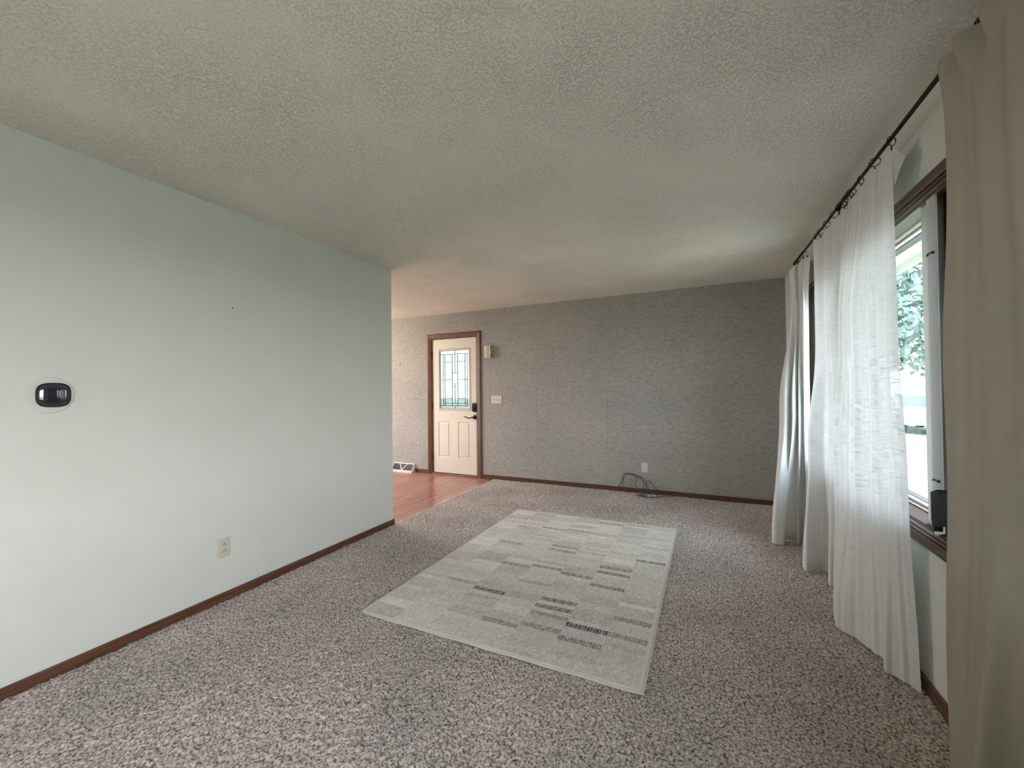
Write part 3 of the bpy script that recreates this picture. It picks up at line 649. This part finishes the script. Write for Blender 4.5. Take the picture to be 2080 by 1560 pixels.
# ---------------------------------------------------------------- curtains
def curtain(name, label, keys, mtl, nu_=200, nz_=90, ripple=.006, rf=9, seed=0, sag=None, hem=.07, waviness=.5, ztop=None):
    """keys: list of (z, [(x, y), ...]) with the same number of points, top first"""
    rs = np.random.RandomState(seed)
    zk = np.array([k[0] for k in keys], float); K = [cat_rom(k[1], nu_+1) for k in keys]
    zs_ = np.linspace(0, 1, nz_+1); ph = rs.rand(6)*6.28; P = np.zeros((nz_+1, nu_+1, 3)); u_ = np.linspace(0, 1, nu_+1)
    zz = zk[0]+(zk[-1]-zk[0])*zs_
    for j, z in enumerate(zz):
        i = min(max(np.searchsorted(-zk, -z)-1, 0), len(zk)-2); t = (zk[i]-z)/(zk[i]-zk[i+1]); t = t*t*(3-2*t)
        q_ = K[i]*(1-t)+K[i+1]*t
        tg = np.gradient(q_, axis=0); nn = np.stack([-tg[:, 1], tg[:, 0]], -1); nn /= np.linalg.norm(nn, axis=1)[:, None]+1e-9
        w = ripple*(np.sin(u_*2*PI*rf+ph[0]+.9*np.sin(z*1.3+ph[1]))+.5*np.sin(u_*2*PI*rf*1.7+ph[2]+1.1*np.sin(z*.9+ph[3])))
        w += .0025*np.sin(z*7+u_*5+ph[4])
        env = np.minimum(1, np.minimum(u_, 1-u_)*12)
        q_ = q_+nn*(w*env)[:, None]
        P[j, :, 0] = q_[:, 0]; P[j, :, 1] = q_[:, 1]; P[j, :, 2] = z
    if sag is not None:
        s_ = sag(u_); wgt = np.clip(1-(zk[0]-zz)/.25, 0, 1)**1.5
        P[:, :, 2] -= s_[None]*wgt[:, None]
    P[:, :, 0] = np.minimum(P[:, :, 0], R-.024)
    ar = np.concatenate([[0], np.cumsum(np.linalg.norm(np.diff(P[nz_//2], axis=0), axis=1))])
    co = P.reshape(-1, 3).astype('f4'); idx = np.arange(co.shape[0]).reshape(nz_+1, nu_+1)
    q = np.stack([idx[:-1, :-1], idx[1:, :-1], idx[1:, 1:], idx[:-1, 1:]], -1).reshape(-1)
    root = empty(name, (float(P[-1, :, 0].mean()), float(P[-1, :, 1].mean()), 0), label, 'curtain')
    me = fast_mesh('panel', co, q); uvl = me.uv_layers.new(name='UVMap')
    uvv = np.stack([np.broadcast_to(ar, (nz_+1, nu_+1)), P[:, :, 2]], -1).reshape(-1, 2)[q]
    uvl.data.foreach_set('uv', uvv.astype('f4').ravel())
    link('panel', me, mtl, root, True)
    # doubled hem at the foot and header at the top
    def band(nm, za, zb_, off):
        sel = [j for j in range(nz_+1) if zb_ <= zz[j] <= za]
        B = P[sel].copy(); tg = np.gradient(B, axis=1); nn = np.stack([-tg[..., 1], tg[..., 0], 0*tg[..., 0]], -1); nn /= np.linalg.norm(nn, axis=2)[..., None]+1e-9
        B += nn*off; c2 = B.reshape(-1, 3).astype('f4'); id2 = np.arange(len(c2)).reshape(len(sel), nu_+1)
        q2 = np.stack([id2[:-1, :-1], id2[1:, :-1], id2[1:, 1:], id2[:-1, 1:]], -1).reshape(-1)
        m2 = fast_mesh(nm, c2, q2); ul = m2.uv_layers.new(name='UVMap'); ul.data.foreach_set('uv', np.stack([np.broadcast_to(ar, (len(sel), nu_+1)), B[..., 2]], -1).reshape(-1, 2)[q2].astype('f4').ravel())
        link(nm, m2, mtl, root, True)
    band('bottom_hem', zk[-1]+hem, zk[-1]-.01, .0022)
    band('header_tape', zk[0]+.01, zk[0]-.085, .0022)
    return root, P
ZT = zclip+.012
# A: far panel, bunched at the rod end and flaring into the room at the hem
cA, PA = curtain('curtain', 'white linen curtain panel bunched at the far end of the rod, nearest the back wall', [
    (ZT, [(.745, 4.20), (.72, 4.14), (.775, 4.10), (.735, 4.05), (.785, 4.02), (.745, 3.97), (.79, 3.93), (.755, 3.88), (.80, 3.84)]),
    (1.95, [(.715, 4.10), (.73, 4.07), (.775, 4.05), (.735, 4.0), (.785, 4.0), (.745, 3.95), (.79, 3.95), (.765, 3.90), (.80, 3.90)]),
    (1.1, [(.60, 3.98), (.64, 3.92), (.70, 4.02), (.68, 3.90), (.745, 4.0), (.72, 3.90), (.775, 3.98), (.755, 3.90), (.80, 3.93)]),
    (.012, [(.53, 3.93), (.515, 3.83), (.59, 3.83), (.60, 3.95), (.68, 3.97), (.70, 3.90), (.74, 3.97), (.755, 3.88), (.80, 3.93)])],
    m_sheer, ripple=.004, rf=6, seed=1, sag=lambda u_: .045*np.exp(-(u_/.09)**2)+.012*np.abs(np.sin(u_*PI*4)))
# B: middle-left sheer
cB, PB = curtain('curtain', 'sheer white linen curtain panel second from the back wall, in loose deep folds', [
    (ZT, [(.735, 3.42), (.765, 3.36), (.80, 3.30), (.745, 3.22), (.80, 3.13), (.75, 3.05), (.80, 2.97), (.755, 2.90), (.80, 2.86), (.785, 2.82)]),
    (1.6, [(.735, 3.42), (.74, 3.36), (.775, 3.30), (.745, 3.24), (.785, 3.18), (.75, 3.13), (.79, 3.08), (.765, 3.04), (.80, 3.01), (.80, 2.985)]),
    (.8, [(.690, 3.46), (.675, 3.38), (.765, 3.37), (.775, 3.25), (.74, 3.18), (.78, 3.12), (.755, 3.07), (.79, 3.03), (.78, 3.0), (.80, 2.975)]),
    (.012, [(.635, 3.42), (.645, 3.345), (.745, 3.42), (.785, 3.33), (.73, 3.19), (.765, 3.16), (.785, 3.10), (.765, 3.05), (.79, 3.0), (.80, 2.96)])],
    m_sheer, ripple=.0025, rf=5, seed=2, sag=lambda u_: .014*np.abs(np.sin(u_*PI*5)))
# C: middle-right sheer, its near edge open to the bare glass
cC, PC = curtain('curtain', 'sheer white linen curtain panel in the middle of the window, edge beside the bare glass', [
    (ZT, [(.775, 2.80), (.752, 2.74), (.775, 2.68), (.757, 2.60), (.775, 2.52), (.757, 2.44), (.775, 2.38), (.758, 2.32), (.765, 2.245)]),
    (1.6, [(.755, 2.965), (.735, 2.90), (.762, 2.81), (.742, 2.71), (.768, 2.60), (.750, 2.50), (.778, 2.41), (.765, 2.32), (.775, 2.26)]),
    (.8, [(.725, 2.93), (.690, 2.86), (.725, 2.75), (.715, 2.64), (.752, 2.54), (.74, 2.46), (.772, 2.38), (.768, 2.30), (.79, 2.24)]),
    (.012, [(.71, 2.86), (.655, 2.75), (.637, 2.64), (.69, 2.57), (.73, 2.47), (.757, 2.40), (.722, 2.33), (.768, 2.275), (.805, 2.215)])],
    m_sheer, ripple=.0035, rf=11, seed=5, sag=lambda u_: .012*np.abs(np.sin(u_*PI*4)))
# folded-back top corner of C
V = [(.765, 2.243, ZT), (.790, 2.222, ZT-.045), (.797, 2.212, ZT-.062), (.782, 2.225, ZT-.11), (.770, 2.245, ZT-.17), (.768, 2.246, ZT-.085)]
fl_ = pyd('folded_corner', V, [(0, 1, 5), (1, 2, 3, 5), (5, 3, 4)], m_sheer, cC)
# D: near panel, hangs in front of the wall closest to the camera
cD, PD = curtain('curtain', 'white linen curtain panel closest to the camera at the right edge, hanging to the carpet', [
    (ZT, [(.785, 1.79), (.740, 1.765), (.698, 1.70), (.728, 1.655), (.688, 1.60), (.745, 1.555), (.692, 1.50), (.705, 1.42), (.735, 1.36), (.70, 1.30), (.76, 1.24), (.70, 1.16), (.765, 1.10)]),
    (2.12, [(.775, 1.80), (.735, 1.765), (.72, 1.70), (.728, 1.665), (.722, 1.60), (.705, 1.54), (.725, 1.48), (.705, 1.42), (.730, 1.35), (.70, 1.28), (.75, 1.20), (.70, 1.12), (.765, 1.05)]),
    (1.3, [(.790, 1.90), (.745, 1.838), (.725, 1.735), (.730, 1.68), (.722, 1.61), (.712, 1.54), (.718, 1.47), (.705, 1.40), (.725, 1.32), (.69, 1.24), (.74, 1.15), (.70, 1.06), (.765, .97)]),
    (.012, [(.790, 1.90), (.730, 1.822), (.705, 1.735), (.716, 1.69), (.700, 1.645), (.680, 1.58), (.665, 1.535), (.735, 1.515), (.70, 1.40), (.64, 1.30), (.70, 1.20), (.65, 1.10), (.735, .98)])],
    m_linen_shaded, ripple=.0015, rf=6, seed=9, nu_=260, sag=lambda u_: .010*np.abs(np.sin(u_*PI*5.5))+.036*np.exp(-(u_/.11)**2))
for c_ in (cA, cB, cC, cD): adopt(c_)

# rings: (y, tilt, label, group)
ringdefs = [(2.25, .5, 'black clip ring holding the near top corner of the middle sheer curtain'),
 (2.43, -.3, 'black clip ring second from the near edge of the middle sheer curtain'),
 (2.61, .7, 'black clip ring third from the near edge of the middle sheer curtain'),
 (2.755, -.4, 'black clip ring at the far edge of the middle sheer curtain'),
 (2.79, .2, 'black clip ring at the near edge of the second curtain from the back wall')]
for y, t, lb in ringdefs: ring(y, t, lb, None)
for y, t in ((2.83, -.6), (2.87, .4), (2.91, -.2), (2.96, .6), (3.06, -.4)): ring(y, t, 'black clip ring in the tight cluster above the second curtain from the back wall', 'clustered rings above the second curtain')
for y, t, lb in ((3.22, .4, 'black clip ring midway along the second curtain from the back wall'), (3.36, -.5, 'black clip ring at the far edge of the second curtain from the back wall'), (3.46, .5, 'loose black ring between the two far curtains')): ring(y, t, lb, None)
for y, t in ((3.86, -.4), (3.93, .5), (3.99, -.6), (4.05, .3)): ring(y, t, 'black clip ring bunched above the farthest curtain', 'rings above the farthest curtain')
ring(4.15, .7, 'black ring at the very end of the rod near the back wall', None)
for y, t in ((1.565, -.5), (1.588, .4), (1.622, -.2), (1.645, .5)): ring(y, t, 'black clip ring clustered above the curtain closest to the camera', 'rings above the nearest curtain')

# ---------------------------------------------------------------- coiled cable
cabs = empty('cable_coil', (-.75, D-.1, 0), 'loose dark grey coaxial cable coil leaning on the back baseboard under the outlet', 'cable')
def cab(pts, r, m, n_=90, nm='strand'):
    P = cat_rom(pts, n_); return tube(nm, [tuple(p_) for p_ in P], r, m, cabs, 6)
yw = D-.022
cab([(-.99, yw-.05, .012), (-.93, yw-.02, .06), (-.885, yw, .13), (-.875, yw, .20), (-.83, yw, .232), (-.76, yw, .228), (-.68, yw, .205), (-.62, yw-.01, .15), (-.60, yw-.03, .08), (-.60, yw-.08, .02), (-.68, yw-.13, .010), (-.60, yw-.17, .010), (-.48, yw-.16, .010), (-.42, yw-.10, .012), (-.38, yw-.07, .014), (-.30, yw-.05, .010)], .0042, m_cable)
cab([(-.80, yw-.10, .010), (-.86, yw-.02, .07), (-.87, yw, .15), (-.84, yw, .215), (-.77, yw, .222), (-.70, yw, .20), (-.64, yw-.01, .15), (-.63, yw-.04, .07), (-.66, yw-.12, .010), (-.62, yw-.16, .012), (-.52, yw-.17, .010), (-.45, yw-.14, .010)], .0038, m_cable)
cab([(-.74, yw-.01, .215), (-.70, yw-.015, .175), (-.73, yw-.02, .12), (-.70, yw-.03, .06), (-.66, yw-.05, .02), (-.66, yw-.12, .010), (-.72, yw-.14, .010)], .0034, m_cable)
cab([(-.86, yw-.012, .21), (-.83, yw-.014, .16), (-.77, yw-.014, .145), (-.72, yw-.014, .165), (-.73, yw-.014, .205), (-.70, yw-.01, .21), (-.64, yw-.02, .17)], .0030, m_cable2)
cab([(-.58, yw-.006, .09), (-.60, yw-.008, .135), (-.56, yw-.01, .155), (-.52, yw-.01, .11), (-.48, yw-.012, .06)], .0032, m_cable)
cab([(-.60, yw-.02, .10), (-.56, yw-.03, .06), (-.50, yw-.05, .02), (-.46, yw-.1, .010), (-.50, yw-.17, .012), (-.62, yw-.18, .010), (-.68, yw-.15, .014), (-.62, yw-.12, .012), (-.54, yw-.13, .010)], .0034, m_cable)
tube('connector', [(-.565, yw-.15, .014), (-.545, yw-.155, .014)], .006, m_white, cabs, 8)
adopt(cabs)

# ---------------------------------------------------------------- outside
m_lawn = mat('lawn', (.1, .2, .05), .95, noise=(6, 6, (1, 1, 1)), ramp=((.13, .16, .11), (.20, .23, .17), .3, .7), spec=.1)
m_conc = mat('pale_concrete', (.5, .5, .47), .9, noise=(4, 5, (1, 1, 1)), ramp=((.40, .40, .37), (.55, .55, .52), .3, .7))
m_bounce = mat('bounce_concrete', (.5, .46, .36), .9, noise=(4, 5, (1, 1, 1)), ramp=((.50, .46, .35), (.60, .55, .43), .3, .7))
m_asph = mat('asphalt', (.16, .16, .16), .9, noise=(30, 5, (1, 1, 1)), ramp=((.13, .13, .13), (.20, .20, .20), .3, .7))
m_soff = mat('soffit_board', (.62, .60, .54), .7)
m_leaf = mat('foliage', (.06, .13, .05), .8, noise=(2.5, 5, (1, 1, 1)), ramp=((.13, .19, .15), (.28, .35, .30), .3, .7), spec=.1)
m_bark = mat('bark', (.08, .06, .045), .9, noise=(8, 5, (3, 3, .5)), ramp=((.05, .035, .025), (.14, .11, .085), .3, .7))
GZ0 = -.55
struct(box('ground', -60, 70, -50, 70, GZ0-.3, GZ0, m_lawn))
# eave over the window, built of boards, and its fascia
ev = empty('eave', (R+.55, 2.4, 2.36), 'painted board soffit and fascia of the roof eave outside the window', 'eave')
yy = -3.0
while yy < D+2.2:
    box('soffit_board', R+.2, R+.78, yy+.002, yy+.108, 2.33, 2.345, m_soff, ev, bev=.003); yy += .11
box('fascia', R+.78, R+.81, -3, D+2.2, 2.28, 2.48, m_soff, ev)
adopt(ev)
struct(box('trim_soffit_nailer', R+.2, R+.8, -3, D+2.2, 2.35, 2.44, m_soff))
st_ = tag(box('street', 16, 24, -45, 65, GZ0, GZ0+.02, m_asph), 'grey asphalt street beyond the lawn outside the window', 'street')
for i, (x, lb) in enumerate(((15.7, 'pale concrete kerb on the house side of the street'), (24.0, 'pale concrete kerb on the far side of the street'))):
    bm = bmesh.new(); add_box(bm, x, x+.3, -45, 65, GZ0, GZ0+.14, .03); tag(from_bm('kerb', bm, m_conc), lb, 'kerb')
struct(box('added_bounce_slab', 1.6, 12.6, .6, 4.6, GZ0, GZ0+.03, m_bounce))  # pale slab added outside to bounce daylight up through the window
tag(box('sidewalk', 12.6, 13.9, -45, 65, GZ0, GZ0+.05, m_conc), 'pale concrete sidewalk crossing the lawn outside the window', 'sidewalk')

def tree(x, y, h, rad, label, seed, n_leaf=9000, leaf=1.0):
    t_ = empty('tree', (x, y, GZ0), label, 'tree'); rs = np.random.RandomState(seed)
    bm = bmesh.new(); add_tube(bm, [(0, 0, 0), (.05, .05, h*.2), (0, .1, h*.4), (.1, 0, h*.75)], [.22, .17, .13, .05], 8)
    for k in range(6):
        a = k*1.05+rs.rand(); add_tube(bm, [(0, .05, h*(.25+.07*k)), (math.cos(a)*rad*.4, math.sin(a)*rad*.4, h*(.38+.07*k)), (math.cos(a)*rad*.75, math.sin(a)*rad*.75, h*(.45+.07*k))], [.08, .05, .02], 6)
    from_bm('trunk', bm, m_bark, t_, True)
    V = []; Fs = []
    cl = [(rs.normal(0, .42)*rad, rs.normal(0, .42)*rad, h*(.35+.55*rs.rand())) for _ in range(26)]
    for i in range(n_leaf):
        c_ = cl[rs.randint(26)]; d_ = rs.normal(0, 1, 3); d_ /= np.linalg.norm(d_); rr_ = rad*.36*(.55+.45*rs.rand())
        p_ = np.array(c_)+d_*rr_*np.array((1, 1, .8)); a = rs.normal(0, 1, 3); a /= np.linalg.norm(a); b_ = np.cross(a, d_); b_ /= np.linalg.norm(b_)+1e-9; s = (.075+.07*rs.rand())*leaf
        k = len(V); V += [p_-a*s, p_+b_*s*.6, p_+a*s, p_-b_*s*.6]; Fs.append((k, k+1, k+2, k+3))
    f_ = pyd('foliage', V, Fs, m_leaf, t_); f_['kind'] = 'stuff'
for a in ((4.9, 15.5, 8.2, 3.2, 'leafy green tree nearest the house seen through the bare window glass', 1), (15.5+3.8+6, 36, 9, 4.0, 'tall leafy tree farther along the street behind the nearest tree', 2), (9.0, 29, 11, 4.0, 'green tree close to the house line, left of the others through the glass', 3), (-5, 16, 6, 3, 'green tree on the front lawn seen through the front door glass', 7)):
    tree(*a)
# parked car beyond the lawn
CX, CY = 7.7, 21.5
car = empty('car', (CX, CY, GZ0), 'pale silver parked car blurred beyond the bare window glass', 'car')
m_car = mat('silver_car_paint', (.62, .64, .66), .25, metal=.4); m_cgl = mat('car_glass', (.03, .04, .05), .05); m_tire = mat('tire_rubber', (.02, .02, .02), .8)
prof = [(-2.2, .35), (-2.2, .75), (-2.05, .88), (-1.3, .95), (-.6, 1.40), (.7, 1.42), (1.35, 1.0), (2.1, .88), (2.25, .7), (2.25, .35)]
V = []
for s, w in ((-1, .86), (1, .86)):
    for (x, z) in prof: V.append((CX+s*(w-(.14 if z > 1.2 else 0)), CY+x, GZ0+z))
npf = len(prof)
pyd('body', V, [tuple(range(npf)), tuple(range(npf, 2*npf))[::-1]]+[(i, (i+1) % npf, npf+(i+1) % npf, npf+i) for i in range(npf)], m_car, car)
for s in (-1, 1):
    xw = CX+s*.80
    pyd('side_window', [(CX+s*.875, CY-1.15, GZ0+.97), (CX+s*.875, CY+1.05, GZ0+1.0), (CX+s*.745, CY+0.60, GZ0+1.36), (CX+s*.745, CY-0.55, GZ0+1.35)], [(0, 1, 2, 3)], m_cgl, car)
    for yw_ in (CY-1.4, CY+1.4): tube('wheel', [(CX+s*.70, yw_, GZ0+.33), (CX+s*.88, yw_, GZ0+.33)], .33, m_tire, car, 20)
pyd('windshield', [(CX-.74, CY-1.28, GZ0+.965), (CX+.74, CY-1.28, GZ0+.965), (CX+.62, CY-0.64, GZ0+1.40), (CX-.62, CY-0.64, GZ0+1.40)], [(0, 1, 2, 3)], m_cgl, car)
adopt(car)
# entry porch slab outside the front door
# unseen roof added over the front door to shade its glass
struct(box('added_shade_roof', -5.0, -1.6, D+.17, D+1.9, 2.36, 2.5, m_soff))
struct(box('porch_slab', -4.6, -2.0, D+.2, D+2.0, GZ0, -.08, m_conc, None, bev=.01))
